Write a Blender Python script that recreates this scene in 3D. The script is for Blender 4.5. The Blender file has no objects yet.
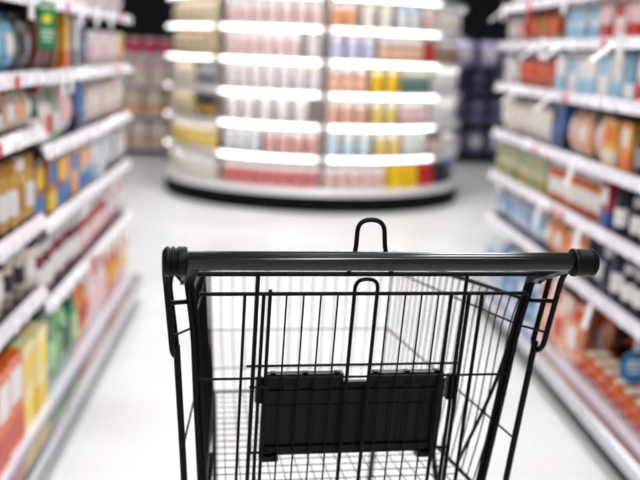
import bpy, bmesh, math, random
from mathutils import Vector, Matrix
random.seed(7)
S = bpy.context.scene
COL = S.collection
PI = math.pi

# ---------------------------------------------------------------- materials
def lin(c):
    return tuple(((v / 12.92) if v <= .04045 else ((v + .055) / 1.055) ** 2.4) for v in (x / 255 for x in c)) + (1,)

MATS = {}
def mat(name, col, rough=.5, metal=0., spec=.5, emit=0., coat=0., noise=None, nscale=8., bump=0., trans=0.):
    if name in MATS: return MATS[name]
    m = bpy.data.materials.new(name); m.use_nodes = True
    nt = m.node_tree; b = nt.nodes['Principled BSDF']
    b.inputs['Roughness'].default_value = rough
    b.inputs['Metallic'].default_value = metal
    b.inputs['Specular IOR Level'].default_value = spec
    b.inputs['Coat Weight'].default_value = coat
    b.inputs['Transmission Weight'].default_value = trans
    b.inputs['Base Color'].default_value = lin(col)
    if noise or bump:
        tc = nt.nodes.new('ShaderNodeTexCoord'); n = nt.nodes.new('ShaderNodeTexNoise')
        n.inputs['Scale'].default_value = nscale; n.inputs['Detail'].default_value = 4
        nt.links.new(tc.outputs['Object'], n.inputs['Vector'])
        if noise:
            r = nt.nodes.new('ShaderNodeValToRGB')
            r.color_ramp.elements[0].position = .38; r.color_ramp.elements[1].position = .62
            r.color_ramp.elements[0].color = lin(col); r.color_ramp.elements[1].color = lin(noise)
            nt.links.new(n.outputs['Fac'], r.inputs['Fac']); nt.links.new(r.outputs['Color'], b.inputs['Base Color'])
        if bump:
            bp = nt.nodes.new('ShaderNodeBump'); bp.inputs['Strength'].default_value = bump; bp.inputs['Distance'].default_value = .004
            nt.links.new(n.outputs['Fac'], bp.inputs['Height']); nt.links.new(bp.outputs['Normal'], b.inputs['Normal'])
    if emit:
        b.inputs['Emission Color'].default_value = lin(col); b.inputs['Emission Strength'].default_value = emit
    MATS[name] = m
    return m

def blend(a, b, t): return tuple(int(x + (y - x) * t) for x, y in zip(a, b))
def printed(c1, c2, rough=.35):
    """printed packaging: the ground colour with blotches of a second ink"""
    return mat('print_%02x%02x%02x_%02x%02x%02x' % (*c1, *c2), c1, rough, noise=c2, nscale=28., bump=.15)

def foil(c1, c2):
    return mat('foil_%02x%02x%02x_%02x%02x%02x' % (*c1, *c2), c1, .2, noise=c2, nscale=26., bump=.6, coat=.4)

def plain(c, rough=.4):
    return mat('plain_%02x%02x%02x' % c, c, rough)

# ---------------------------------------------------------------- mesh helpers
def obj(name, bm, m, parent=None, smooth=False, loc=None):
    me = bpy.data.meshes.new(name)
    bmesh.ops.recalc_face_normals(bm, faces=bm.faces)
    bm.to_mesh(me); bm.free()
    if smooth:
        me.polygons.foreach_set('use_smooth', [True] * len(me.polygons))
        try: me.set_sharp_from_angle(angle=math.radians(40))
        except Exception: pass
    for mm in (m if isinstance(m, (list, tuple)) else [m]): me.materials.append(mm)
    o = bpy.data.objects.new(name, me); COL.objects.link(o)
    if parent: o.parent = parent
    if loc: o.location = loc
    return o

def empty(name, label, cat, loc=(0, 0, 0), rz=0, group=None):
    o = bpy.data.objects.new(name, None); COL.objects.link(o)
    o.location = loc; o.rotation_euler = (0, 0, rz); o.empty_display_size = .1
    o['label'] = label; o['category'] = cat
    if group: o['group'] = group
    return o

def box(bm, x0, x1, y0, y1, z0, z1, bev=0, mi=0):
    r = bmesh.ops.create_cube(bm, size=1)
    vs = r['verts']
    for v in vs:
        v.co = Vector(((x0 + x1) / 2 + v.co.x * (x1 - x0), (y0 + y1) / 2 + v.co.y * (y1 - y0), (z0 + z1) / 2 + v.co.z * (z1 - z0)))
    fs = {f for v in vs for f in v.link_faces}
    for f in fs: f.material_index = mi
    if bev:
        es = list({e for v in vs for e in v.link_edges})
        bmesh.ops.bevel(bm, geom=es, offset=bev, segments=2, profile=.6, affect='EDGES')

def fillet(pts, rad=.01, n=4):
    pts = [Vector(p) for p in pts]
    out = [pts[0]]
    for i in range(1, len(pts) - 1):
        a, b, c = pts[i - 1], pts[i], pts[i + 1]
        d1, d2 = (a - b), (c - b)
        k = min(rad, d1.length * .49, d2.length * .49)
        p, q = b + d1.normalized() * k, b + d2.normalized() * k
        for j in range(n + 1):
            t = j / n
            out.append(p * (1 - t) ** 2 + b * 2 * t * (1 - t) + q * t * t)
    out.append(pts[-1])
    return out

def rod(bm, pts, r, seg=8, cap=True):
    """round wire following a polyline (parallel-transported rings)"""
    pts = [Vector(p) for p in pts]
    n = len(pts)
    tans = []
    for i in range(n):
        a = pts[max(i - 1, 0)]; b = pts[min(i + 1, n - 1)]
        tans.append((b - a).normalized())
    ref = Vector((0, 0, 1)) if abs(tans[0].z) < .9 else Vector((1, 0, 0))
    x = tans[0].cross(ref).normalized()
    rings = []
    for i in range(n):
        t = tans[i]
        x = (x - t * x.dot(t)).normalized(); y = t.cross(x)
        rings.append([bm.verts.new(pts[i] + (x * math.cos(2 * PI * k / seg) + y * math.sin(2 * PI * k / seg)) * r) for k in range(seg)])
    for a, b in zip(rings, rings[1:]):
        for k in range(seg):
            bm.faces.new((a[k], a[(k + 1) % seg], b[(k + 1) % seg], b[k]))
    if cap:
        bm.faces.new(rings[0][::-1]); bm.faces.new(rings[-1])

def lathe(bm, prof, seg=20, cap=True):
    rings = [[bm.verts.new((r * math.cos(2 * PI * k / seg), r * math.sin(2 * PI * k / seg), z)) for k in range(seg)] for r, z in prof]
    for a, b in zip(rings, rings[1:]):
        for k in range(seg):
            bm.faces.new((a[k], a[(k + 1) % seg], b[(k + 1) % seg], b[k]))
    if cap:
        bm.faces.new(rings[0][::-1]); bm.faces.new(rings[-1])

def lathe_x(bm, prof, seg=32):
    """profile (x, r) turned about the x axis"""
    rings = [[bm.verts.new((x, r * math.cos(2 * PI * k / seg), r * math.sin(2 * PI * k / seg))) for k in range(seg)] for x, r in prof]
    for a, b in zip(rings, rings[1:]):
        for k in range(seg):
            bm.faces.new((a[k], a[(k + 1) % seg], b[(k + 1) % seg], b[k]))
    bm.faces.new(rings[0][::-1]); bm.faces.new(rings[-1])

def lerp(a, b, t): return tuple(p + (q - p) * t for p, q in zip(a, b))

def structure(name, bm, m):
    o = obj(name, bm, m); o['kind'] = 'structure'
    return o

# ---------------------------------------------------------------- the shop: floor, walls, ceiling
def floor_material():
    m = bpy.data.materials.new('floor_vinyl'); m.use_nodes = True
    nt = m.node_tree; b = nt.nodes['Principled BSDF']; L = nt.links
    tc = nt.nodes.new('ShaderNodeTexCoord')
    n = nt.nodes.new('ShaderNodeTexNoise'); n.inputs['Scale'].default_value = 1.3; n.inputs['Detail'].default_value = 7
    n2 = nt.nodes.new('ShaderNodeTexNoise'); n2.inputs['Scale'].default_value = 60; n2.inputs['Detail'].default_value = 3
    br = nt.nodes.new('ShaderNodeTexBrick'); br.offset = 0
    br.inputs['Scale'].default_value = 1.0; br.inputs['Mortar Size'].default_value = .0025
    br.inputs['Brick Width'].default_value = .6; br.inputs['Row Height'].default_value = .6
    br.inputs['Color1'].default_value = lin((225, 226, 228)); br.inputs['Color2'].default_value = lin((223, 222, 223)); br.inputs['Mortar'].default_value = lin((208, 205, 204))
    for x in (n, n2, br): L.new(tc.outputs['Object'], x.inputs['Vector'])
    r = nt.nodes.new('ShaderNodeValToRGB'); r.color_ramp.elements[0].position = .25; r.color_ramp.elements[1].position = .6
    r.color_ramp.elements[0].color = lin((234, 232, 230)); r.color_ramp.elements[1].color = (1, 1, 1, 1)
    r2 = nt.nodes.new('ShaderNodeValToRGB'); r2.color_ramp.elements[0].position = .3; r2.color_ramp.elements[1].position = .5
    r2.color_ramp.elements[0].color = lin((243, 241, 240)); r2.color_ramp.elements[1].color = (1, 1, 1, 1)
    L.new(n.outputs['Fac'], r.inputs['Fac']); L.new(n2.outputs['Fac'], r2.inputs['Fac'])
    m1 = nt.nodes.new('ShaderNodeMixRGB'); m1.blend_type = 'MULTIPLY'; m1.inputs['Fac'].default_value = 1
    m2 = nt.nodes.new('ShaderNodeMixRGB'); m2.blend_type = 'MULTIPLY'; m2.inputs['Fac'].default_value = 1
    L.new(br.outputs['Color'], m1.inputs['Color1']); L.new(r.outputs['Color'], m1.inputs['Color2'])
    L.new(m1.outputs['Color'], m2.inputs['Color1']); L.new(r2.outputs['Color'], m2.inputs['Color2'])
    L.new(m2.outputs['Color'], b.inputs['Base Color'])
    b.inputs['Roughness'].default_value = .38; b.inputs['Specular IOR Level'].default_value = .4
    return m

RX0, RX1, RY0, RY1, RZ = -6.0, 7.0, -3.0, 17.0, 3.3
bm = bmesh.new(); box(bm, RX0, RX1, RY0, RY1, -.1, 0); structure('floor', bm, floor_material())
bm = bmesh.new(); box(bm, RX0, RX1, RY0, RY1, RZ, RZ + .1); structure('ceiling', bm, mat('ceiling_white', (235, 235, 235), .8, bump=.1))
WD = mat('wall_charcoal', (22, 20, 28), .8, noise=(34, 30, 44), nscale=.8)
WW = mat('wall_paint', (225, 224, 224), .7, noise=(230, 229, 229), nscale=3)
bm = bmesh.new(); box(bm, RX0, RX1, RY1, RY1 + .1, 0, RZ); structure('wall_far', bm, WD)
bm = bmesh.new(); box(bm, RX0, RX1, RY0 - .1, RY0, 0, RZ); structure('wall_near', bm, WW)
bm = bmesh.new(); box(bm, RX0 - .1, RX0, RY0, RY1, 0, RZ); structure('wall_left', bm, WW)
bm = bmesh.new(); box(bm, RX1, RX1 + .1, RY0, RY1, 0, RZ); structure('wall_right', bm, WW)

# ---------------------------------------------------------------- ceiling lamps
ORD = 'first second third fourth fifth sixth seventh eighth ninth tenth eleventh twelfth thirteenth fourteenth fifteenth sixteenth seventeenth eighteenth nineteenth twentieth'.split()
TENS = {2: 'twenty', 3: 'thirty', 4: 'forty'}
def ordinal(n):
    if n <= 20: return ORD[n - 1]
    t, u = divmod(n, 10)
    if u == 0: return {3: 'thirtieth', 4: 'fortieth'}.get(t, 'last')
    return TENS[t] + '-' + ORD[u - 1]

LAMP_E = mat('lamp_diffuser', (255, 252, 250), .5, emit=2.0)
lamp_house = mat('lamp_housing', (230, 230, 230), .4)
def lamp(x, y, lab, energy):
    t = empty('ceiling_light', lab, 'light', (x, y, RZ - .001), 0, 'lamps on the ceiling')
    bm = bmesh.new(); box(bm, -.2, .2, -.75, .75, -.06, 0, .006); obj('housing', bm, lamp_house, t)
    bm = bmesh.new(); box(bm, -.17, .17, -.72, .72, -.066, -.0605); obj('diffuser', bm, LAMP_E, t)
    ld = bpy.data.lights.new('lamp_glow', 'AREA'); ld.shape = 'RECTANGLE'; ld.size = .34; ld.size_y = 1.44; ld.energy = energy; ld.color = (.985, .99, 1.0)
    lo = bpy.data.objects.new('lamp_glow', ld); COL.objects.link(lo); lo.location = (x, y, RZ - .075)
for i, y in enumerate((-1.2, 1.2, 3.6, 6.0, 7.9)):
    for x, w in ((-.45, 'left'), (1.0, 'right')):
        lamp(x, y, 'white ceiling light above the main aisle, %s lamp of the %s side from the entrance' % (ORD[i], w), (27, 27, 28, 26, 20)[i])
for i, y in enumerate((10.2, 12.8)):
    for x, w in ((-1.9, 'left'), (2.6, 'right')):
        lamp(x, y, 'white ceiling light over the shop rear, %s lamp of the %s side' % (ORD[i], w), 18)

# ---------------------------------------------------------------- products
def tube_profile(s, t, d):
    a = max(0., 1 - abs(s) ** 2.6) ** .55
    b = max(0., math.sin(PI * min(1, max(0, (t + .02) / 1.0)))) ** .45 if t < .93 else max(0, (1 - t) / .07) * .25
    return d / 2 * a * b

def bag_mesh(bm, w, h, d):
    nx, nz = 10, 12
    for side in (-1, 1):
        g = []
        for j in range(nz + 1):
            t = j / nz
            row = []
            for i in range(nx + 1):
                s = -1 + 2 * i / nx
                k = tube_profile(s, t, d)
                wx = w / 2 * (1 - .06 * math.sin(PI * t))
                row.append(bm.verts.new((s * wx, side * max(k, .0012), t * h)))
            g.append(row)
        for j in range(nz):
            for i in range(nx):
                bm.faces.new((g[j][i], g[j][i + 1], g[j + 1][i + 1], g[j + 1][i]))
    bmesh.ops.remove_doubles(bm, verts=bm.verts, dist=.0026)

def bag_patch(bm, w, h, d, s0, s1, t0, t1):
    nx, nz = 8, 6
    g = []
    for j in range(nz + 1):
        t = t0 + (t1 - t0) * j / nz
        row = []
        for i in range(nx + 1):
            s = s0 + (s1 - s0) * i / nx
            row.append(bm.verts.new((s * w / 2 * (1 - .06 * math.sin(PI * t)), -tube_profile(s, t, d) - .0018, t * h)))
        g.append(row)
    for j in range(nz):
        for i in range(nx):
            bm.faces.new((g[j][i], g[j][i + 1], g[j + 1][i + 1], g[j + 1][i]))
    ret = bmesh.ops.extrude_face_region(bm, geom=bm.faces[:])
    for v in ret['geom']:
        if isinstance(v, bmesh.types.BMVert): v.co.y += .0012

def ring_band(bm, r, z0, z1, a0=0, a1=2 * PI, seg=24, th=.0008):
    vs = []
    for k in range(seg + 1):
        a = a0 + (a1 - a0) * k / seg
        c, s = math.cos(a), math.sin(a)
        vs.append([bm.verts.new((c * q, s * q, z)) for q, z in ((r, z0), (r + th, z0), (r + th, z1), (r, z1))])
    for p, q in zip(vs, vs[1:]):
        for k in range(4):
            bm.faces.new((p[k], p[(k + 1) % 4], q[(k + 1) % 4], q[k]))
    bm.faces.new(vs[0]); bm.faces.new(vs[-1][::-1])

CACHE = {}
def product(kind, w, h, d, c1, c2, c3):
    """builds one of each kind, size and print; the shelves are filled with copies of it"""
    key = (kind, w, h, d, c1, c2, c3)
    if key in CACHE:
        src = CACHE[key]
        r = src.copy(); COL.objects.link(r)
        for ch in src.children:
            c = ch.copy(); COL.objects.link(c); c.parent = r
        return r
    bm = bmesh.new()
    if kind == 'carton':
        box(bm, -w / 2, w / 2, -d / 2, d / 2, 0, h, .002)
        r = obj('food_carton', bm, printed(c1, blend(c1, c2, .45)))
        bm = bmesh.new(); box(bm, -w * .4, w * .4, -d / 2 - .0012, -d / 2 + .0005, h * .5, h * .86)
        obj('label_or_highlight', bm, plain(c3), r)
        bm = bmesh.new(); box(bm, -w / 2 - .0006, w / 2 + .0006, -d / 2 - .0006, d / 2 + .0006, h * .06, h * .36)
        obj('colour_band', bm, plain(c2), r)
    elif kind in ('pouch', 'crisp'):
        bag_mesh(bm, w, h, d)
        r = obj('snack_pouch' if kind == 'pouch' else 'crisp_bag', bm, foil(c1, blend(c1, c2, .9)), smooth=True)
        bm = bmesh.new(); bag_patch(bm, w, h, d, -.62, .62, .32, .66)
        obj('label_or_highlight', bm, plain(c3), r, smooth=True)
        bm = bmesh.new(); box(bm, -w / 2, w / 2, -.0022, .0022, h * .93, h)
        obj('crimped_seal', bm, plain(c2), r)
    elif kind in ('jar', 'tub'):
        R = w / 2
        if kind == 'jar':
            lathe(bm, [(R * .8, 0), (R * .96, h * .03), (R, h * .1), (R, h * .68), (R * .93, h * .76), (R * .8, h * .82)])
            r = obj('glass_jar', bm, mat('jar_%02x%02x%02x' % c1, c1, .12, coat=.5), smooth=True)
            bm = bmesh.new(); lathe(bm, [(R * .82, h * .8), (R * .9, h * .81), (R * .9, h * .98), (R * .86, h), (.001, h)])
        else:
            lathe(bm, [(R * .82, 0), (R * .86, h * .02), (R * .98, h * .82), (R * .98, h * .84)])
            r = obj('food_tub', bm, printed(c1, c2), smooth=True)
            bm = bmesh.new(); lathe(bm, [(R * .98, h * .82), (R * 1.02, h * .83), (R * 1.02, h * .95), (R * .95, h), (.001, h)])
        obj('lid', bm, plain(c3, .3), r, smooth=True)
        bm = bmesh.new()
        if kind == 'jar': ring_band(bm, R, h * .2, h * .58, -PI * .95, -PI * .05)
        else: ring_band(bm, R * .985, h * .3, h * .62, -PI * .95, -PI * .05)
        obj('label_or_highlight', bm, plain(c2), r, smooth=True)
    elif kind == 'bottle':
        R = w / 2
        lathe(bm, [(R * .85, 0), (R, h * .03), (R, h * .55), (R * .9, h * .64), (R * .42, h * .8), (R * .36, h * .9)])
        r = obj('sauce_bottle', bm, mat('bottle_%02x%02x%02x' % c1, c1, .15, coat=.5), smooth=True)
        bm = bmesh.new(); lathe(bm, [(R * .42, h * .88), (R * .42, h * .99), (R * .36, h), (.001, h)]); obj('bottle_cap', bm, plain(c3, .3), r, smooth=True)
        bm = bmesh.new(); ring_band(bm, R, h * .16, h * .48, -PI * .95, -PI * .05); obj('label_or_highlight', bm, plain(c2), r, smooth=True)
    elif kind == 'loaf':
        # a bag of rolls lying on its long side, the clipped neck towards the shopper
        n, k = 14, 16
        rings = []
        for i in range(n + 1):
            t = i / n; y = -d / 2 + d * t
            q = (.22 + .1 * t / .12 if t < .12 else min(1, .35 + (t - .12) * 3.4)) * (1 if t < .88 else max(.3, 1 - ((t - .88) / .12) ** 2 * .7))
            q *= .97 + .03 * math.sin(t * 22)
            rings.append([bm.verts.new((math.copysign(abs(math.cos(a)) ** .7, math.cos(a)) * w / 2 * q, y, h / 2 + math.copysign(abs(math.sin(a)) ** .7, math.sin(a)) * h / 2 * q)) for a in (2 * PI * m / k for m in range(k))])
        for a, b in zip(rings, rings[1:]):
            for m in range(k): bm.faces.new((a[m], a[(m + 1) % k], b[(m + 1) % k], b[m]))
        bm.faces.new(rings[0][::-1]); bm.faces.new(rings[-1])
        r = obj('bread_bag', bm, printed(c1, c2, .2), smooth=True)
        bm = bmesh.new(); box(bm, -w * .3, w * .3, -d * .26, d * .22, h * .93, h * 1.004, .003); obj('label_or_highlight', bm, plain(c3), r)  # pale patch is a highlight painted on top of the bag
    CACHE[key] = r
    return r

KINDWORD = {'carton': ('carton', 'box'), 'pouch': ('pouch', 'packet'), 'crisp': ('crisp bag', 'bag'), 'jar': ('jar', 'jar'), 'tub': ('tub', 'tub'), 'bottle': ('bottle', 'bottle'), 'loaf': ('bread bag', 'bag')}
PLACED = []
def put(kind, size, cols, word, loc, rz, shelf, order, where, group):
    r = product(kind, *size, *cols)
    r.location = loc; r.rotation_euler = (0, 0, rz)
    PLACED.append((r, kind, word, shelf, order, where, group))
    return r

def name_products():
    rows = {}
    for p in PLACED: rows.setdefault((p[5], p[3], p[1], p[2]), []).append(p)
    for (where, shelf, kind, word), ps in rows.items():
        ps.sort(key=lambda p: p[4])
        end = 'left end' if where == 'round display' else 'far end'
        kw, cat = KINDWORD[kind]
        for i, p in enumerate(ps):
            if len(ps) == 1: lab = 'the only %s %s, %s of the %s' % (word, kw, shelf, where)
            else: lab = '%s %s %s from %s, %s, %s' % (ordinal(i + 1), word, kw, end, shelf, where)
            p[0]['label'] = lab; p[0]['category'] = cat; p[0]['group'] = p[6]

# colour shorthand
W_ = (240, 236, 234); CR = (236, 220, 196); PK = (244, 196, 194); RD = (196, 28, 30); OR = (236, 118, 40); YL = (246, 200, 30); GN = (20, 120, 58)
DG = (18, 60, 40); BL = (24, 96, 170); LB = (150, 196, 224); NV = (24, 36, 70); BR = (100, 52, 30); BK = (26, 24, 26); GD = (206, 160, 70); MR = (120, 22, 34)
CY = (60, 160, 200); GY = (150, 152, 160); LV = (190, 186, 226); LG = (176, 214, 160); PC = (246, 176, 128); MT = (176, 226, 206); OL = (160, 150, 40)

SHELF_DARK = mat('shelf_steel', (52, 51, 54), .5, metal=.2)
BACK_DARK = mat('shelf_back_panel', (24, 23, 26), .7)  # dark colour carries the shade in the gaps under the shelves
RAIL_W = mat('price_rail_white', (236, 231, 240), .22, coat=.6)
CHROME = mat('bumper_aluminium', (196, 197, 204), .22, metal=.9)
KICK = mat('kick_plate', (30, 30, 33), .5)
DECK = mat('deck_enamel', (214, 210, 220), .3, coat=.4)
TAG_W = mat('price_card', (246, 244, 244), .35)
TAG_R = mat('price_print', (205, 40, 60), .5)

def shelf_bay(s, xb, xf, y0, y1, zs, lab, name='shelf_unit', deckz=.15, depth=.42, top=1.95):
    """s=+1 fronts face -x (right of the aisle), s=-1 fronts face +x. xb outer bumper x, xf shelf front x, both as distances."""
    t = empty(name, lab, 'shelves', (s * xf, (y0 + y1) / 2, 0), 0, 'shelf bays along the aisle')
    hl = (y1 - y0) / 2 - .002
    def bx(bm, a0, a1, b0, b1, z0, z1, bev=0):   # a: distance behind the shelf front
        p, q = sorted((s * a0, s * a1)); box(bm, p, q, b0, b1, z0, z1, bev)
    db = xb - xf
    bm = bmesh.new(); bx(bm, depth, depth + .03, -hl, hl, 0, top); obj('back_panel', bm, BACK_DARK, t)
    for e in (-1, 1):
        bm = bmesh.new(); c = e * (hl - .012); bx(bm, depth - .05, depth - .001, c - .012, c + .012, .02, top); obj('upright', bm, SHELF_DARK, t)
    bm = bmesh.new(); bx(bm, db + .045, depth, -hl, hl, .0, .075); obj('kick_plate', bm, KICK, t)
    bm = bmesh.new(); bx(bm, db + .05, depth - .001, -hl, hl, deckz - .03, deckz, .002); obj('base_deck', bm, DECK, t)
    bm = bmesh.new()
    pr = [(0, .088), (.006, .078), (.044, .078), (.05, .085), (.05, .132), (.04, .14), (.012, .14), (0, .128)]
    a = [bm.verts.new((s * (db + x), -hl, z)) for x, z in pr]; b = [bm.verts.new((s * (db + x), hl, z)) for x, z in pr]
    for k in range(8): bm.faces.new((a[k], a[(k + 1) % 8], b[(k + 1) % 8], b[k]))
    bm.faces.new(a); bm.faces.new(b[::-1])
    obj('bumper_rail', bm, CHROME, t)
    for k, z in enumerate(zs):
        bm = bmesh.new(); bx(bm, .003, depth - .052, -hl, hl, z - .022, z, .001)
        for b in (-hl + .03, hl - .03):
            bx(bm, .12, depth - .03, b - .003, b + .003, z - .036, z - .0225)
        sh = obj('shelf', bm, SHELF_DARK, t)
        bm = bmesh.new()
        pr = [(-.022, z - .034), (-.018, z - .036), (.002, z + .004), (-.003, z + .007)]
        a = [bm.verts.new((s * x, -hl, zz)) for x, zz in pr]; b = [bm.verts.new((s * x, hl, zz)) for x, zz in pr]
        for q in range(4): bm.faces.new((a[q], a[(q + 1) % 4], b[(q + 1) % 4], b[q]))
        bm.faces.new(a); bm.faces.new(b[::-1])
        obj('price_rail', bm, RAIL_W, sh)
        # price cards in the rail, and a few that stick out on clips
        rr = random.Random(int(y0 * 100) + k * 7 + (s > 0) * 1000)
        y = -hl + .08
        while y < hl - .08:
            bm = bmesh.new()
            if rr.random() < .13:
                bx(bm, -.031, -.028, y - .028, y + .028, z - .075, z + .012)
            else:
                bx(bm, -.0265, -.0235, y - .022, y + .022, z - .034, z - .002)
            obj('price_card', bm, TAG_W if rr.random() < .85 else TAG_R, sh)
            y += rr.uniform(.11, .2)
    return t

XBL, XFL = .635, .72
XBR, XFR = 1.12, 1.20
LZ_near = [.545, .775, 1.055, 1.225, 1.455]
LZ_far = [.475, .745, .985, 1.22, 1.455]
RZS = [.505, .735, .955, 1.195, 1.405, 1.585]
shelf_bay(-1, XBL, XFL, 2.2, 3.2, LZ_near, 'left shelving bay nearest the trolley, dark steel with white price rails and chrome bumper')
shelf_bay(-1, XBL, XFL, 3.2, 4.2, LZ_far, 'middle bay of the left shelving, dark steel with white price rails')
shelf_bay(-1, XBL, XFL, 4.2, 5.15, LZ_far, 'farthest bay of the left shelving, dark steel with white price rails')
shelf_bay(1, XBR, XFR, 2.3, 3.3, RZS, 'right shelving bay nearest the trolley, dark steel with white price rails and chrome bumper', top=1.95)
shelf_bay(1, XBR, XFR, 3.3, 4.3, RZS, 'middle bay of the right shelving, dark steel with white price rails', top=1.95)
shelf_bay(1, XBR, XFR, 4.3, 5.3, RZS, 'farthest bay of the right shelving, dark steel with white price rails', top=1.95)

# rows: list of (y_from, y_to, kind, width, height, depth, (c1,c2,c3), colour word)
LEFT = [
 [ # bottom deck
  (2.26, 2.88, 'carton', .135, .28, .09, (OR, (214, 70, 30), W_), 'orange and white'),
  (2.88, 3.2, 'carton', .15, .27, .09, ((244, 238, 196), (250, 216, 80), YL), 'tall yellow'),
  (3.22, 3.78, 'pouch', .17, .26, .1, ((24, 140, 66), DG, LG), 'green'),
  (3.78, 4.0, 'pouch', .1, .24, .08, (YL, RD, RD), 'yellow and red'),
  (4.0, 4.5, 'pouch', .115, .24, .08, (W_, PK, PK), 'white and pink'),
  (4.52, 4.86, 'pouch', .14, .26, .09, (RD, OR, YL), 'red'),
  (4.86, 5.14, 'pouch', .13, .25, .09, (PK, W_, YL), 'pink')],
 [ (2.26, 3.19, 'tub', .11, .165, .11, (CR, BK, W_), 'cream and black'),
   (3.21, 3.95, 'jar', .088, .19, .088, (MR, W_, W_), 'dark red'),
   (3.95, 4.6, 'jar', .085, .19, .085, ((170, 70, 70), PK, W_), 'rose'),
   (4.6, 5.14, 'pouch', .11, .2, .07, ((200, 110, 110), W_, W_), 'dusty pink')],
 [ (2.26, 3.19, 'jar', .095, .2, .095, (GD, W_, (190, 130, 40)), 'amber'),
   (3.21, 3.62, 'carton', .125, .2, .07, ((170, 90, 50), (30, 110, 190), YL), 'brown and blue'),
   (3.64, 4.19, 'carton', .105, .19, .07, ((240, 200, 160), (30, 120, 200), PC), 'peach and blue'),
   (4.22, 4.6, 'carton', .12, .2, .08, (W_, LB, W_), 'white and pale blue'),
   (4.62, 5.14, 'pouch', .12, .19, .08, (W_, GY, W_), 'white')],
 [ (2.26, 2.85, 'bottle', .06, .125, .06, (BR, CR, W_), 'brown'),
   (2.85, 3.19, 'pouch', .1, .125, .06, (CR, PC, W_), 'beige'),
   (3.21, 3.3, 'bottle', .08, .19, .08, (DG, W_, BK), 'dark green'),
   (3.3, 3.5, 'bottle', .08, .19, .08, (W_, PK, RD), 'white red-capped'),
   (3.5, 3.62, 'bottle', .075, .19, .075, (LG, W_, LG), 'pale green'),
   (3.62, 3.84, 'pouch', .1, .19, .08, (W_, PK, PK), 'white and pink'),
   (3.84, 4.04, 'carton', .09, .2, .08, (BL, NV, BL), 'blue'),
   (4.04, 4.19, 'pouch', .13, .19, .08, (W_, CR, W_), 'off-white'),
   (4.21, 5.14, 'pouch', .15, .19, .08, (CR, (236, 200, 190), W_), 'cream')],
 [ (2.26, 3.0, 'pouch', .13, .17, .08, (CY, W_, LB), 'light blue'),
   (3.02, 3.19, 'pouch', .075, .17, .07, ((70, 60, 60), GY, BK), 'charcoal'),
   (3.21, 3.62, 'pouch', .1, .2, .07, ((100, 18, 28), BR, (120, 60, 40)), 'maroon'),
   (3.62, 3.77, 'carton', .07, .2, .07, (YL, OR, YL), 'yellow'),
   (3.77, 3.92, 'carton', .07, .2, .07, (W_, GY, W_), 'white'),
   (3.92, 4.04, 'carton', .11, .2, .07, (BL, NV, NV), 'blue'),
   (4.06, 4.19, 'tub', .1, .13, .1, (W_, LV, GY), 'grey and white'),
   (4.21, 5.0, 'tub', .12, .15, .12, (W_, PK, W_), 'white and pink'),
   (5.0, 5.14, 'tub', .11, .15, .11, (PC, YL, YL), 'orange and yellow')],
 [ (3.2, 4.1, 'carton', .12, .2, .07, (W_, PK, W_), 'white'),
   (4.22, 5.14, 'pouch', .12, .18, .1, (W_, PK, GY), 'white and pink')],
]
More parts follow.
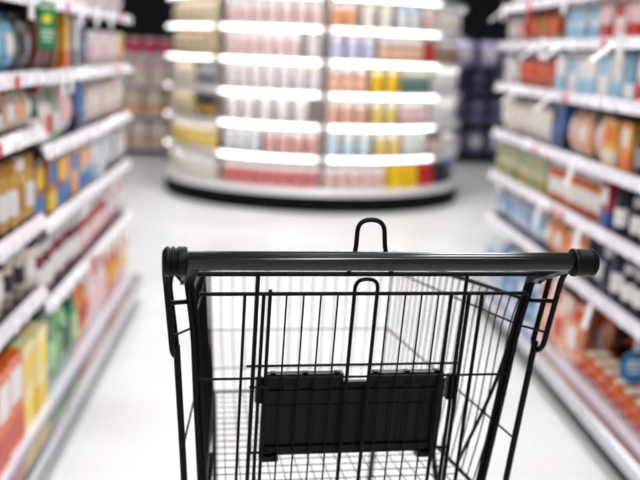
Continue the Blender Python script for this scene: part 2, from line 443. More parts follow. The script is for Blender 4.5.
RIGHT = [
 [ (2.36, 3.62, 'loaf', .098, .095, .17, ((228, 120, 44), (176, 50, 24), (255, 244, 218)), 'orange'),
   (3.62, 4.2, 'pouch', .13, .25, .08, (PC, RD, W_), 'salmon'),
   (4.2, 5.28, 'pouch', .13, .25, .08, (LB, W_, BL), 'pale blue')],
 [ (2.36, 3.3, 'jar', .085, .15, .085, (BK, W_, W_), 'black'),
   (3.31, 3.7, 'jar', .08, .17, .08, (NV, W_, BK), 'navy'),
   (3.7, 4.28, 'pouch', .12, .17, .07, (PC, OR, W_), 'orange and peach'),
   (4.31, 5.28, 'pouch', .12, .17, .07, (W_, BL, LB), 'white and blue')],
 [ (2.36, 3.29, 'jar', .08, .15, .08, (BK, W_, W_), 'black'),
   (3.31, 3.45, 'jar', .075, .16, .075, (NV, W_, BK), 'navy'),
   (3.45, 3.58, 'carton', .09, .17, .07, (RD, BL, W_), 'red and blue'),
   (3.58, 4.28, 'jar', .085, .175, .085, ((226, 110, 40), W_, W_), 'orange white-labelled'),  # white label also stands in for bright highlights on these jars
   (4.31, 5.28, 'carton', .12, .165, .07, ((206, 208, 190), OL, (130, 150, 100)), 'grey and olive')],
 [ (2.36, 3.29, 'jar', .085, .16, .085, (BK, GY, BR), 'dark brown'),
   (3.31, 3.6, 'carton', .12, .17, .08, ((240, 160, 50), OR, CR), 'yellow-orange'),
   (3.6, 4.1, 'pouch', .12, .18, .07, (PC, W_, PK), 'peach'),
   (4.1, 4.28, 'carton', .08, .2, .07, (BL, NV, BL), 'blue'),
   (4.31, 5.28, 'pouch', .14, .18, .08, (CR, W_, W_), 'cream')],
 [ (2.36, 3.32, 'carton', .12, .16, .07, (PK, RD, W_), 'pink and red'),
   (3.33, 3.44, 'carton', .09, .165, .07, (CY, W_, LB), 'light blue'),
   (3.45, 4.28, 'carton', .13, .165, .07, (W_, LB, W_), 'white and blue'),
   (4.31, 5.0, 'crisp', .15, .15, .07, (RD, OR, (236, 90, 40)), 'red'),
   (5.0, 5.28, 'pouch', .12, .16, .07, (W_, GY, W_), 'white')],
 [ (2.36, 3.28, 'carton', .12, .14, .07, (NV, BK, GY), 'navy'),
   (3.31, 3.75, 'carton', .12, .15, .07, (W_, RD, PK), 'white and red'),
   (3.76, 4.22, 'carton', .13, .15, .07, (W_, LB, LB), 'white and blue'),
   (4.31, 4.75, 'crisp', .14, .14, .07, (RD, OL, OR), 'red and olive'),
   (4.75, 5.0, 'crisp', .12, .14, .07, (RD, OR, RD), 'red'),
   (5.0, 5.28, 'tub', .12, .13, .12, (W_, PK, W_), 'white')],
 [ (3.3, 4.28, 'carton', .13, .2, .07, (W_, PK, W_), 'white'),
   (4.31, 5.28, 'pouch', .13, .2, .07, (W_, GY, W_), 'pale')],
]
UPS = ['bottom deck', 'second shelf up', 'third shelf up', 'fourth shelf up', 'fifth shelf up', 'sixth shelf up', 'top shelf']
def fill(side, rows, zs_of, xf, deckx):
    rz0 = PI / 2 if side < 0 else -PI / 2
    where = 'left shelving' if side < 0 else 'right shelving'
    for k, row in enumerate(rows):
        shelf = UPS[k] if k < len(rows) - 1 else 'top shelf'
        for (ya, yb, kind, w, h, d, cols, word) in row:
            n = max(1, int((yb - ya) / (w + .006)))
            step = (yb - ya) / n
            for i in range(n):
                y = ya + step * (i + .5)
                z = .15 if k == 0 else zs_of(y)[k - 1]
                if kind == 'loaf':
                    for rk, (dx_, lv) in enumerate(((.0, 0), (.178, 0), (.178, 1))):
                        put(kind, (w, h, d), cols, word + (' front-row', ' lower rear', ' upper rear')[rk], (side * (deckx + .1 + dx_), y, z + .0005 + lv * (h + .003)), rz0 + random.uniform(-.06, .06), shelf, -y, where, '%s bread bags on the %s shelving' % (word, 'right'))
                    continue
                front = (deckx if k == 0 else xf) + .008 + d / 2 + random.uniform(0, .014)
                put(kind, (w, h, d), cols if i % 3 != 1 else (cols[0], cols[2], cols[1]), word, (side * front, y, z + .0005), rz0 + random.uniform(-.05, .05), shelf, -y, where,
                    '%s %ss on the %s, %s' % (word, KINDWORD[kind][0], where, shelf))
                if k == 0 or k == 1:
                    put(kind, (w, h, d), cols, word + ' rear-rank', (side * (front + d + .03), y, z + .0005), rz0 + random.uniform(-.04, .04), shelf, -y, where,
                        '%s %ss on the %s, %s' % (word, KINDWORD[kind][0], where, shelf))
fill(-1, LEFT, lambda y: LZ_near if y < 3.2 else LZ_far, XFL, .695)
fill(1, RIGHT, lambda y: RZS, XFR, 1.165)

# ---------------------------------------------------------------- signs on the shelves
def card_thing(name, lab, cat, loc, rz=0):
    return empty(name, lab, cat, loc, rz)
t = card_thing('shelf_sign', 'small green shelf sign with a yellow sun, sticking out from the left shelving', 'sign', (-.70, 3.1, 1.295))
bm = bmesh.new(); box(bm, -.0, .05, -.001, .001, 0, .14); obj('sign_board', bm, plain((40, 136, 80), .4), t)
bm = bmesh.new(); box(bm, -.03, .03, -.0015, .0015, .1402, .146); obj('sign_arm', bm, plain((230, 230, 230), .4), t)
bm = bmesh.new(); bmesh.ops.create_cone(bm, cap_ends=True, segments=24, radius1=.0145, radius2=.0145, depth=.001, matrix=Matrix.Translation((.025, -.0017, .09)) @ Matrix.Rotation(PI / 2, 4, 'X'))
obj('sun_emblem', bm, plain((240, 220, 60), .4), t)
for z, w in ((.052, .034), (.04, .04), (.026, .03), (.122, .036)):
    bm = bmesh.new(); box(bm, .025 - w / 2, .025 + w / 2, -.0018, -.0012, z, z + .006); obj('text_line', bm, plain((225, 240, 225), .4), t)
t = card_thing('round_sign', 'round blue shelf sign with white print, on the right shelving near the trolley', 'sign', (1.142, 3.03, .308))
bm = bmesh.new(); bmesh.ops.create_cone(bm, cap_ends=True, segments=40, radius1=.055, radius2=.055, depth=.002, matrix=Matrix.Translation((.055, 0, .055)) @ Matrix.Rotation(PI / 2, 4, 'X'))
obj('sign_board', bm, plain((30, 110, 160), .4), t)
for z, w in ((.07, .05), (.055, .066), (.036, .044)):
    bm = bmesh.new(); box(bm, .055 - w / 2, .055 + w / 2, -.0018, -.0012, z, z + .009); obj('text_line', bm, plain((215, 232, 240), .4), t)
bm = bmesh.new(); box(bm, .045, .065, -.001, .001, .109, .159); obj('sign_arm', bm, plain((230, 230, 230), .4), t)

FLAGS = [(5.14, 1.585), (4.45, 1.405), (4.08, 1.405), (4.75, 1.195), (4.15, 1.195), (3.45, 1.405), (3.7, .955), (3.55, .735), (4.1, .735), (3.35, .505), (3.75, .505)]
for i, (y, z) in enumerate(FLAGS):
    bm = bmesh.new()
    box(bm, -.045, .045, -.024, .024, -.001, .001)
    n = {1.585: 'top', 1.405: 'sixth', 1.195: 'fifth', .955: 'fourth', .735: 'third', .505: 'second'}[z]
    same = sorted([f[0] for f in FLAGS if f[1] == z]); p = same.index(y)
    pos = ['nearer', 'farther'][p] if len(same) == 2 else ['nearest', 'middle', 'farthest'][p] if len(same) == 3 else 'single'
    o = obj('shelf_flag', bm, TAG_W)
    vert = z < 1
    o.location = (XFR - .068, y, z - (.05 if not vert else .06)); o.rotation_euler = (0, -math.radians(40 if not vert else 78), 0)
    o['label'] = '%s white card flag sticking out of the %s shelf edge, right shelving' % (pos, n); o['category'] = 'price card'; o['group'] = 'card flags on the right shelving'

# ---------------------------------------------------------------- round display at the end of the aisle
DX, DY, DR = .415, 9.60, 1.395
t = empty('round_display', 'large round white shop display with lit shelf edges at the end of the aisle', 'display', (DX, DY, 0))
def disc(bm, r0, r1, z0, z1, a0=0, a1=2 * PI, seg=72, rt0=None, rt1=None):
    full = abs(a1 - a0 - 2 * PI) < 1e-6
    rings = []
    for k in range(seg if full else seg + 1):
        a = a0 + (a1 - a0) * k / seg; c, s = math.cos(a), math.sin(a)
        rings.append([bm.verts.new((c * r, s * r, z)) for r, z in ((r0, z0), (r1, z0), (r1 if rt1 is None else rt1, z1), (r0 if rt0 is None else rt0, z1))])
    pr = list(zip(rings, rings[1:] + ([rings[0]] if full else [])))
    if not full: pr = pr[:len(rings) - 1]
    for p, q in pr:
        for k in range(4): bm.faces.new((p[k], p[(k + 1) % 4], q[(k + 1) % 4], q[k]))
    if not full: bm.faces.new(rings[0]); bm.faces.new(rings[-1][::-1])
D_WHITE = mat('display_enamel', (240, 238, 238), .35, coat=.3)
FILL_GLOW = mat('added_fill_glow', (255, 250, 246), .4, emit=9)  # invented glow beneath the shelves, added to brighten the goods
LED = mat('shelf_edge_light', (255, 253, 250), .4, emit=5)
bm = bmesh.new(); disc(bm, .2, DR + .0, 0, .145); obj('plinth', bm, mat('display_plinth', (8, 12, 11), .7, spec=.1), t)
bm = bmesh.new(); disc(bm, .2, DR + .01, .1455, .195, rt1=DR - .01); obj('base_deck', bm, D_WHITE, t)
bm = bmesh.new(); disc(bm, .3, DR - .42, .1955, 2.2); obj('core_panel', bm, mat('display_core', (222, 206, 200), .5), t)
bm = bmesh.new(); disc(bm, .2, DR + .03, 2.2005, 2.42); obj('canopy', bm, D_WHITE, t)
DZ = [.461, .725, .986, 1.251, 1.512, 1.771]
def ang(deg): return -PI / 2 + math.radians(deg)      # 0 faces the aisle, positive to the right
BAYS = [(-88, -40), (-39, .5), (1.5, 48), (49, 88)]
for k, z in enumerate(DZ):
    bm = bmesh.new(); disc(bm, DR - .415, DR - .035, z - .02, z); sh = obj('shelf', bm, D_WHITE, t)
    for a, b in BAYS:
        bm = bmesh.new(); disc(bm, DR - .034, DR - .012, z - .036, z + .006, ang(a), ang(b), 24); obj('price_rail', bm, D_WHITE, sh)
    for a, b in BAYS:
        bm = bmesh.new(); disc(bm, DR - .050, DR - .036, z - .026, z - .0205, ang(a + 1), ang(b - 1), 24); obj('added_fill_strip', bm, FILL_GLOW, sh)  # added glowing strip that lights the tops of the goods below
    for j, (a, b) in enumerate(BAYS[:3]):
        if j == 0 and k in (0, 1, 2): b = a + 14; a += 4
        bm = bmesh.new(); disc(bm, DR - .0115, DR - .004, z - .021, z - .008, ang(a + 1.6), ang(b - 1.6), 24); obj('light_strip', bm, LED, sh)
for a in (-89, -39.5, 1, 48.5, 89):
    bm = bmesh.new(); c, s = math.cos(ang(a)), math.sin(ang(a)); r = DR - .35
    rod(bm, [(c * r, s * r, .1955), (c * r, s * r, 2.2)], .014); obj('post', bm, D_WHITE, t)

DISPLAY = [  # bottom to top: (deg_from, deg_to, kind, w, h, d, colours, word)
 [(-86, -42, 'tub', .11, .18, .11, (W_, CR, W_), 'white'), (-38, 0, 'tub', .1, .18, .1, ((238, 150, 150), RD, W_), 'pink and red'),
  (2, 26, 'tub', .1, .18, .1, (W_, (220, 140, 130), W_), 'white and rose'), (27, 41.5, 'carton', .12, .185, .1, (YL, (250, 210, 10), YL), 'bright yellow'),
  (42.5, 53, 'carton', .12, .185, .1, (RD, (226, 40, 50), RD), 'bright red'), (54, 66, 'carton', .11, .18, .1, (BK, NV, BK), 'black'), (67, 82, 'carton', .11, .18, .1, (BL, NV, W_), 'blue')],
 [(-86, -42, 'jar', .1, .2, .1, ((214, 160, 50), YL, CR), 'golden'), (-38, -22, 'tub', .1, .2, .1, (LB, W_, W_), 'light blue'), (-21, 0, 'tub', .1, .2, .1, (PK, (220, 120, 110), W_), 'pink'),
  (2, 20, 'tub', .1, .2, .1, (LB, (200, 226, 240), W_), 'sky blue'), (21, 33, 'tub', .1, .2, .1, (PC, YL, W_), 'peach and yellow'), (34, 47, 'tub', .1, .2, .1, (MT, W_, W_), 'mint'),
  (50, 60, 'tub', .1, .16, .1, (BR, CR, BR), 'brown'), (61, 80, 'tub', .11, .17, .11, (LV, W_, W_), 'lavender')],
 [(-86, -56, 'pouch', .12, .2, .08, (GD, (120, 100, 60), CR), 'golden'), (-54, -42, 'jar', .09, .18, .09, (BK, GD, BK), 'black'), (-38, -4, 'tub', .12, .22, .12, (W_, (240, 226, 224), W_), 'white'),
  (2, 18, 'tub', .1, .2, .1, (PC, (230, 140, 110), W_), 'peach'), (19, 31, 'tub', .1, .2, .1, ((226, 214, 120), YL, W_), 'pale yellow'), (32, 47, 'tub', .1, .2, .1, ((190, 100, 120), PK, W_), 'mauve'),
  (50, 84, 'tub', .14, .23, .14, (W_, (226, 224, 224), W_), 'large white')],
 [(-86, -56, 'pouch', .12, .2, .08, (CR, GD, W_), 'cream'), (-54, -42, 'jar', .1, .19, .1, (GY, BK, GY), 'grey'), (-38, 0, 'tub', .1, .21, .1, (PK, W_, W_), 'white-lidded pink'),
  (2, 17, 'jar', .1, .21, .1, ((216, 110, 90), PC, W_), 'red-brown'), (18, 31, 'jar', .1, .21, .1, ((250, 206, 20), YL, (250, 240, 200)), 'bright yellow'), (32, 47, 'jar', .1, .21, .1, ((40, 86, 70), DG, CR), 'dark green'),
  (50, 84, 'tub', .14, .23, .14, (W_, (226, 224, 224), W_), 'large white')],
 [(-86, -42, 'pouch', .12, .2, .08, (GD, BR, CR), 'golden'), (-38, -8, 'tub', .1, .21, .1, ((246, 216, 214), (240, 190, 186), W_), 'white-lidded rose'), (-7, 0, 'tub', .1, .2, .1, (GY, W_, W_), 'grey'),
  (2, 20, 'jar', .1, .2, .1, ((150, 160, 216), LV, W_), 'lavender-blue'), (21, 42, 'jar', .1, .2, .1, ((150, 90, 60), PC, W_), 'white-lidded brown'), (43, 49, 'jar', .1, .2, .1, (RD, RD, MR), 'dark red'), (50, 80, 'jar', .11, .2, .11, ((140, 100, 60), BR, GY), 'brown')],
 [(-86, -42, 'pouch', .12, .2, .08, (GD, CR, CR), 'golden'), (-38, 0, 'tub', .1, .2, .1, (W_, (240, 180, 180), W_), 'white and pink'), (2, 12, 'tub', .1, .2, .1, (PC, OR, W_), 'orange'),
  (13, 27, 'tub', .1, .2, .1, ((240, 230, 170), W_, (250, 240, 180)), 'pale yellow'), (28, 40, 'tub', .1, .2, .1, (LB, W_, LB), 'light blue'), (41, 48, 'tub', .1, .2, .1, ((220, 60, 90), PK, W_), 'crimson'), (50, 84, 'tub', .12, .2, .12, (W_, CR, GY), 'off-white')],
]
DUPS = ['bottom deck', 'second tier up', 'third tier up', 'fourth tier up', 'fifth tier up', 'top tier']
for k, row in enumerate(DISPLAY):
    z = .195 if k == 0 else DZ[k - 1]
    for (a, b, kind, w, h, d, cols, word) in row:
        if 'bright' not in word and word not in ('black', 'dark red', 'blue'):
            cols = tuple(tuple(int(v * .62 + 246 * .38) for v in c) for c in cols)  # colours washed towards white, standing in for strong light on the goods
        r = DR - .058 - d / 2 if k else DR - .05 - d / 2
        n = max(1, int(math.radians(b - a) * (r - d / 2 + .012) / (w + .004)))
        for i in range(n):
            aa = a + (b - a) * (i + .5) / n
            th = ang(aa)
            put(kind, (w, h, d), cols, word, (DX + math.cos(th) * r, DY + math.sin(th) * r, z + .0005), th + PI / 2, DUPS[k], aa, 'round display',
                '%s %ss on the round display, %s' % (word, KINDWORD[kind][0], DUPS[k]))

# ---------------------------------------------------------------- shelves and goods far behind
def far_unit(x0, x1, y, zs, lab, dark):
    t = empty('wall_shelf', lab, 'shelves', ((x0 + x1) / 2, y, 0))
    hw = (x1 - x0) / 2
    m = mat('far_shelf_%d' % dark, (26, 24, 34) if dark else (226, 214, 204), .5)
    bm = bmesh.new(); box(bm, -hw, hw, .42, .46, 0, max(zs) + .05); obj('back_panel', bm, m, t)
    for e in (-1, 1):
        bm = bmesh.new(); c = e * (hw - .012); box(bm, c - .012, c + .012, 0, .4195, 0, max(zs)); obj('side_panel', bm, m, t)
    for z in zs:
        bm = bmesh.new(); box(bm, -hw + .025, hw - .025, 0, .4195, z - .03, z, .002); sh = obj('shelf', bm, m, t)
        bm = bmesh.new(); box(bm, -hw + .025, hw - .025, -.012, -.0005, z - .035, z + .005); obj('price_rail', bm, RAIL_W if not dark else m, sh)
    return t
FZ = [.12, .5, .86, 1.2]
far_unit(-2.9, -.95, 12.2, FZ, 'pale shelves with cream boxes behind the round display, beyond the left shelving', 0)
far_unit(1.9, 3.9, 12.6, FZ, 'dark shelves with violet bags behind the round display, beyond the right shelving', 1)
FAR = [
 (-2.85, -1.0, 12.2, [(.12, 'carton', .2, .3, .2, (CR, (226, 190, 150), W_), 'cream'), (.5, 'carton', .22, .3, .2, (CR, PC, CR), 'sand'), (.86, 'carton', .2, .3, .2, (W_, CR, PK), 'off-white'), (1.2, 'tub', .15, .2, .15, ((240, 120, 140), (220, 30, 110), PK), 'pink')], 'pale rear shelves'),
 (1.95, 3.85, 12.6, [(.12, 'pouch', .22, .3, .14, (LV, NV, W_), 'blue-violet'), (.5, 'pouch', .22, .3, .14, (NV, LV, (70, 60, 110)), 'dark violet'), (.86, 'pouch', .24, .3, .16, ((60, 56, 90), (120, 110, 160), NV), 'slate'), (1.2, 'pouch', .26, .32, .18, ((206, 190, 232), LV, W_), 'lilac')], 'dark rear shelves'),
]
FUP = {.12: 'bottom shelf', .5: 'second shelf up', .86: 'third shelf up', 1.2: 'top shelf'}
for x0, x1, y, rows, where in FAR:
    for z, kind, w, h, d, cols, word in rows:
        n = int((x1 - x0) / (w + .02)); st = (x1 - x0) / n
        for i in range(n):
            x = x0 + st * (i + .5)
            put(kind, (w, h, d), cols, word, (x, y + .03 + d / 2, z + .0005), random.uniform(-.08, .08), FUP[z], -abs(x), where, '%s goods on the %s' % (word, where))
name_products()

# ---------------------------------------------------------------- the shopping trolley
HZ = 1.05265
def W(w): return HZ + w
BLK = mat('powder_coat_black', (4, 4, 5), .36, spec=.12)
BPL = mat('black_plastic', (6, 6, 7), .36, spec=.15, bump=.03)
HND = mat('handle_gloss', (5, 5, 5), .10, spec=.5)
RUB = mat('wheel_rubber', (40, 40, 42), .7)
ZNC = mat('caster_zinc', (150, 150, 154), .35, metal=.9)
CART = empty('shopping_trolley', 'empty black wire shopping trolley with a thick black handle, standing in the aisle', 'trolley', (.16121, 1.27552, 0), math.radians(7.151))
HX0, HX1 = -.264, .262
bm = bmesh.new()
def hr(a):
    """sleeve with three shallow grooves along the side turned to the shopper"""
    r = .0126
    for g in (38, 60, 82):
        d = abs(math.degrees(a) - (180 - g))
        if d < 5: r -= .0009 * (1 - d / 5)
    return r
n = 180
ends = [[bm.verts.new((x, hr(2 * PI * k / n) * math.cos(2 * PI * k / n), hr(2 * PI * k / n) * math.sin(2 * PI * k / n))) for k in range(n)] for x in (HX0, HX1)]
for k in range(n): bm.faces.new((ends[0][k], ends[0][(k + 1) % n], ends[1][(k + 1) % n], ends[1][k]))
bm.faces.new(ends[0][::-1]); bm.faces.new(ends[1])
o = obj('handle_bar', bm, HND, CART, smooth=True, loc=(0, 0, HZ + .0015))
for s in (-1, 1):
    bm = bmesh.new()
    pr = [(.2605, .0172), (.261, .0184), (.2625, .0190), (.272, .0192), (.274, .0172), (.2755, .0172), (.277, .0194), (.2795, .0194), (.281, .0172), (.2825, .0172), (.2838, .0192), (.2865, .0192), (.2885, .0176), (.2915, .014), (.2925, .009), (.2925, .001)] if s < 0 else \
         [(.257, .0172), (.2575, .0188), (.2605, .0195), (.262, .0186), (.264, .0186), (.281, .0186), (.2815, .0178), (.2825, .0178), (.283, .0188), (.288, .0184), (.2912, .015), (.2922, .009), (.2922, .001)]
    lathe_x(bm, [(s * x, r) for x, r in pr], 40)
    obj('end_cap', bm, BPL, CART, smooth=True, loc=(-.0015 if s < 0 else -.003, 0, HZ + .0008))

def gv(w, off=0.): return .1 + .2 * (-.04 - w) + off          # plane of the slanting rear gate
def G(u, w, off=0.): return (u, gv(w, off), W(w))

# brackets that hang the rear frame from the handle
for s in (-1, 1):
    bm = bmesh.new()
    # gusset
    P = [(s * .246, .012, W(-.012)), (s * .246, .125, W(-.022)), (s * .246, .136, W(-.062)), (s * .246, .11, W(-.05)), (s * .246, .03, W(-.02))]
    Q = [(s * .266, p[1], p[2]) for p in P]
    a = [bm.verts.new(p) for p in P]; b = [bm.verts.new(p) for p in Q]
    for k in range(5): bm.faces.new((a[k], a[(k + 1) % 5], b[(k + 1) % 5], b[k]))
    bm.faces.new(a); bm.faces.new(b[::-1])
    # fin towards the hook
    P = [(s * .262, .10, W(-.016)), (s * .283, .10, W(-.024)), (s * .281, .112, W(-.036)), (s * .262, .118, W(-.058))]
    Q = [(p[0], p[1] + .01, p[2]) for p in P]
    a = [bm.verts.new(p) for p in P]; b = [bm.verts.new(p) for p in Q]
    for k in range(4): bm.faces.new((a[k], a[(k + 1) % 4], b[(k + 1) % 4], b[k]))
    bm.faces.new(a); bm.faces.new(b[::-1])
    obj('handle_bracket', bm, BPL, CART)
    # hook loop: outer leg from the cap, round the bottom, up to the bracket
    bm = bmesh.new()
    pts = [(s * .274, .004, W(-.012)), (s * .2885, .082, W(-.026)), G(s * .2865, -.045, -.002), G(s * .2755, -.155, -.002), G(s * .272, -.166, .010), G(s * .269, -.155, .022), G(s * .281, -.06, .028), (s * .277, .115, W(-.034)), (s * .256, .085, W(-.026))]
    rod(bm, fillet(pts, .011, 5), .0043, 12)
    obj('frame_hook', bm, BLK, CART, smooth=True)
    # corner post of the basket and the long leg down to the chassis
    bm = bmesh.new()
    rod(bm, fillet([G(s * .260, -.028, .03), G(s * .245, -.134, .03), G(s * .239, -.236, .03), G(s * .226, -.42, .03)], .03), .0046, 12)
    rod(bm, fillet([G(s * .252, -.04, .033), G(s * .238, -.134, .033), G(s * .232, -.236, .033), G(s * .219, -.42, .033)], .03), .0034, 10)
    obj('corner_post', bm, BLK, CART, smooth=True)
    bm = bmesh.new()
    rod(bm, fillet([G(s * .2695, -.15, .014), G(s * .2535, -.38, .0), (s * .246, .205, W(-.60)), (s * .235, .20, .16), (s * .235, .18, .145)], .05, 5), .0050, 12)
    obj('frame_leg', bm, BLK, CART, smooth=True)

# rear gate
bm = bmesh.new()
rod(bm, [G(-.244, -.038), G(.244, -.038)], .0036, 12)
obj('gate_rail', bm, BLK, CART, smooth=True)
bm = bmesh.new()
rod(bm, [G(-.24, -.068), G(.24, -.068)], .0029, 12)
obj('gate_rail', bm, BLK, CART, smooth=True)
bm = bmesh.new()
for u, r, w0 in ((-.177, .0023, -.066), (-.1600, .0032, -.038), (-.1505, .0027, -.066), (-.1415, .0027, -.062), (.1225, .0029, -.066), (.1425, .0029, -.038), (.1495, .0032, -.066), (.169, .0029, -.066)):
    rod(bm, [G(u, w0), G(u, -.42)], r, 10)
for u in (-.118, -.0935, -.069, -.0445, .0295, .054, .0785, .1035):
    rod(bm, [G(u, -.066), G(u, -.42)], .0014, 8)
rod(bm, [G(-.17, -.1805), G(.15, -.1805)], .0020, 8)
rod(bm, [G(-.165, -.213, -.004), G(-.13, -.213, -.004)], .0016, 8)
rod(bm, [G(-.238, -.2015, .003), G(.232, -.2015, .003)], .0020, 8)
rod(bm, [G(-.212, -.42), G(.212, -.42)], .003, 10)
rod(bm, [G(-.16, -.325), G(-.13, -.325)], .0022, 8)
rod(bm, [G(.12, -.325), G(.15, -.325)], .0022, 8)
obj('rear_gate', bm, BLK, CART, smooth=True)
bm = bmesh.new()
rod(bm, fillet([G(-.0215, -.42, -.002), G(-.0215, -.0455, -.002), G(.0115, -.0455, -.002), G(.0115, -.42, -.002)], .0155, 8), .0029, 12)
obj('hand_loop', bm, BLK, CART, smooth=True)
bm = bmesh.new()
rod(bm, fillet([(-.034, .092, W(-.036)), (-.028, .095, W(-.015)), (-.0238, .097, W(.0)), (-.0215, .1, W(.0395)), (.0155, .1, W(.0395)), (.0178, .097, W(.0)), (.022, .095, W(-.015)), (.028, .092, W(-.036))], .0175, 8), .0034, 12)
obj('seat_loop', bm, BLK, CART, smooth=True)

# folded child seat of black plastic, just inside the gate
bm = bmesh.new()
def slab(bm, u0, u1, w0, w1, o0, o1):
    u0 += .004; u1 += .004; w0 -= .008; w1 -= .008
    """box lying in the gate plane"""
    vs = [bm.verts.new(G(u, w, o)) for o in (o0, o1) for u, w in ((u0, w0), (u1, w0), (u1, w1), (u0, w1))]
    for f in ((0, 1, 2, 3), (7, 6, 5, 4), (0, 4, 5, 1), (1, 5, 6, 2), (2, 6, 7, 3), (3, 7, 4, 0)): bm.faces.new([vs[i] for i in f])
slab(bm, -.141, .124, -.328, -.205, .012, .022)
slab(bm, -.138, .121, -.322, -.312, .008, .012)
slab(bm, -.138, .121, -.245, -.242, .0105, .012)
slab(bm, -.138, .121, -.222, -.217, .009, .012)
for u in (-.13, -.098, -.066, -.034, -.002, .03, .062, .094, .115):
    slab(bm, u - .001, u + .001, -.312, -.245, .0105, .012)
for u in (-.105, -.062, .035, .08): slab(bm, u - .012, u + .012, -.215, -.2065, .009, .012)
slab(bm, -.146, -.1405, -.335, -.2, .006, .026); slab(bm, .1235, .129, -.335, -.2, .006, .026)
slab(bm, -.146, -.118, -.337, -.328, .006, .026); slab(bm, .1, .129, -.337, -.328, .006, .026)
cs = obj('child_seat', bm, BPL, CART)
for u0, u1 in ((-.142, -.0275), (.0125, .126)):
    bm = bmesh.new(); slab(bm, u0, u1, -.2049, -.190, .008, .024)
    for q in (0, .5, 1): c = u0 + (u1 - u0) * (.08 + .84 * q); slab(bm, c - .004, c + .004, -.1899, -.1875, .010, .020)
    obj('seat_hinge', bm, BPL, cs)
for u in (-.152, .139):
    bm = bmesh.new(); slab(bm, u - .005, u + .005, -.236, -.196, .005, .02); obj('seat_clip', bm, BPL, cs)

# side panels: rim, long wires and curved uprights
for s in (-1, 1):
    rimA, rimB = (s * .2545, .142, W(-.088)), (s * .189, .70, W(-.133))
    l2A, l2B = (s * .2465, .152, W(-.129)), (s * .192, .70, W(-.169))
    l3A, l3B = (s * .258, .155, W(-.316)), (s * .184, .70, W(-.291))
    btA, btB = (s * .222, .206, W(-.42)), (s * .174, .70, W(-.42))
    bm = bmesh.new()
    rod(bm, [(s * .2825, .104, W(-.080)), rimA, rimB], .0034, 10)
    rod(bm, [lerp(rimA, rimB, .02), (rimB[0], rimB[1], rimB[2] - .010)], .0014, 8)
    rod(bm, [(s * .277, .115, W(-.131)), l2A, l2B], .0018, 8); rod(bm, [l3A, l3B], .0018, 8)
    rod(bm, [btA, btB], .0034, 10)
    obj('side_rail', bm, BLK, CART, smooth=True)
    bm = bmesh.new()
    N = 21
    for i in range(1, N):
        t = i / N
        l3 = lerp((s * .236, .18, W(-.316)), l3B, t)
        rod(bm, fillet([lerp(rimA, rimB, t), lerp(l2A, l2B, t), l3, lerp(btA, btB, t)], .04, 4), .0012, 6)
    obj('side_wires', bm, BLK, CART, smooth=True)
    bm = bmesh.new()
    rod(bm, fillet([G(s * .24, -.134, .034), (s * .238, .21, W(-.25)), (s * .214, .30, W(-.42))], .08, 5), .003, 10)
    obj('side_brace', bm, BLK, CART, smooth=True)

# front panel and floor of the basket
bm = bmesh.new()
rod(bm, [(-.189, .70, W(-.133)), (.189, .70, W(-.133))], .0026, 10)
rod(bm, [(-.174, .70, W(-.42)), (.174, .70, W(-.42))], .0028, 10)
for w, h in ((-.29, .184), (-.37, .178)): rod(bm, [(-h, .70, W(w)), (h, .70, W(w))], .0011, 8)
for s in (-1, 1): rod(bm, [(s * .189, .70, W(-.128)), (s * .174, .70, W(-.42))], .0024, 8)
n = 16
for i in range(1, n):
    f = -1 + 2 * i / n
    rod(bm, [(f * .189, .70, W(-.128)), (f * .184, .701, W(-.29)), (f * .174, .70, W(-.42))], .0008, 6)
obj('front_panel', bm, BLK, CART, smooth=True)
bm = bmesh.new()
k = 0; v = .185
while v < .70:
    h = .215 + (.174 - .215) * (v - .178) / .522
    rod(bm, [(-h, v, W(-.4215)), (h, v, W(-.4215))], .0009, 6); v += .0285
for i in range(1, 17):
    f = -1 + 2 * i / 17
    rod(bm, [(f * .215, .178, W(-.419)), (f * .174, .70, W(-.419))], .0009, 6)
obj('basket_floor', bm, BLK, CART, smooth=True)

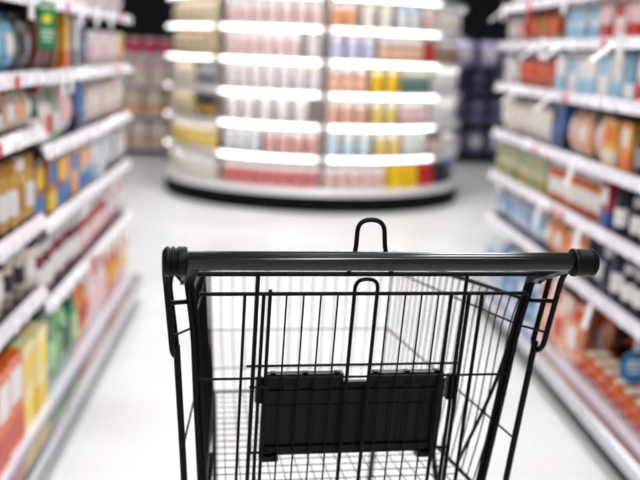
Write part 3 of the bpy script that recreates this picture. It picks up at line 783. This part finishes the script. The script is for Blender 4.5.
# chassis and wheels below the frame
bm = bmesh.new()
for s in (-1, 1):
    rod(bm, fillet([(s * .235, .18, .15), (s * .2, .5, .145), (s * .15, .74, .16)], .05), .009, 12)
    rod(bm, fillet([(s * .15, .74, .16), (s * .165, .72, .4), (s * .174, .69, W(-.422))], .05), .006, 10)
    rod(bm, [(s * .235, .19, .19), (s * .2, .4, W(-.424))], .005, 10)
rod(bm, [(-.15, .74, .16), (.15, .74, .16)], .009, 12)
rod(bm, [(-.235, .18, .15), (.235, .18, .15)], .008, 12)
obj('chassis', bm, BLK, CART, smooth=True)
for (x, y) in ((-.235, .18), (.235, .18), (-.15, .735), (.15, .735)):
    bm = bmesh.new()
    box(bm, x - .018, x + .018, y - .02, y + .02, .128, .14, .002)
    for e in (-1, 1): box(bm, x + e * .018 - .0015, x + e * .018 + .0015, y - .012 - .03, y + .012, .05, .132)
    cf = obj('caster', bm, ZNC, CART)
    bm = bmesh.new(); lathe_x(bm, [(-.013, .01), (-.013, .05), (-.01, .055), (.01, .055), (.013, .05), (.013, .01)], 28)
    obj('wheel', bm, RUB, cf, smooth=True, loc=(x, y - .02, .056))

# ---------------------------------------------------------------- world, camera
w = bpy.data.worlds.new('shop_air'); S.world = w; w.use_nodes = True
w.node_tree.nodes['Background'].inputs['Color'].default_value = (.9, .9, .92, 1)
w.node_tree.nodes['Background'].inputs['Strength'].default_value = .1

cd = bpy.data.cameras.new('camera'); cam = bpy.data.objects.new('camera', cd); COL.objects.link(cam)
cd.sensor_width = 36; cd.lens = 56.25; cd.clip_start = .05; cd.clip_end = 60
fw = Vector((272 - 320, 240 - 50, -1000)).normalized()        # the aisle's direction as the camera sees it
r0 = math.radians(1.7)
u0 = Vector((math.sin(r0), math.cos(r0), 0)); up = (u0 - fw * u0.dot(fw)).normalized(); rt = fw.cross(up)
cam.matrix_world = Matrix.Translation((0, 0, 1.32)) @ Matrix((rt, fw, up)).to_4x4()
cd.dof.use_dof = True; cd.dof.focus_distance = 1.36; cd.dof.aperture_fstop = 2.96
S.camera = cam

S.view_settings.view_transform = 'Standard'; S.view_settings.look = 'None'
S.view_settings.exposure = .1; S.view_settings.gamma = 1; S.view_settings.use_curve_mapping = False
S.cycles.max_bounces = 6; S.cycles.diffuse_bounces = 3; S.cycles.glossy_bounces = 3
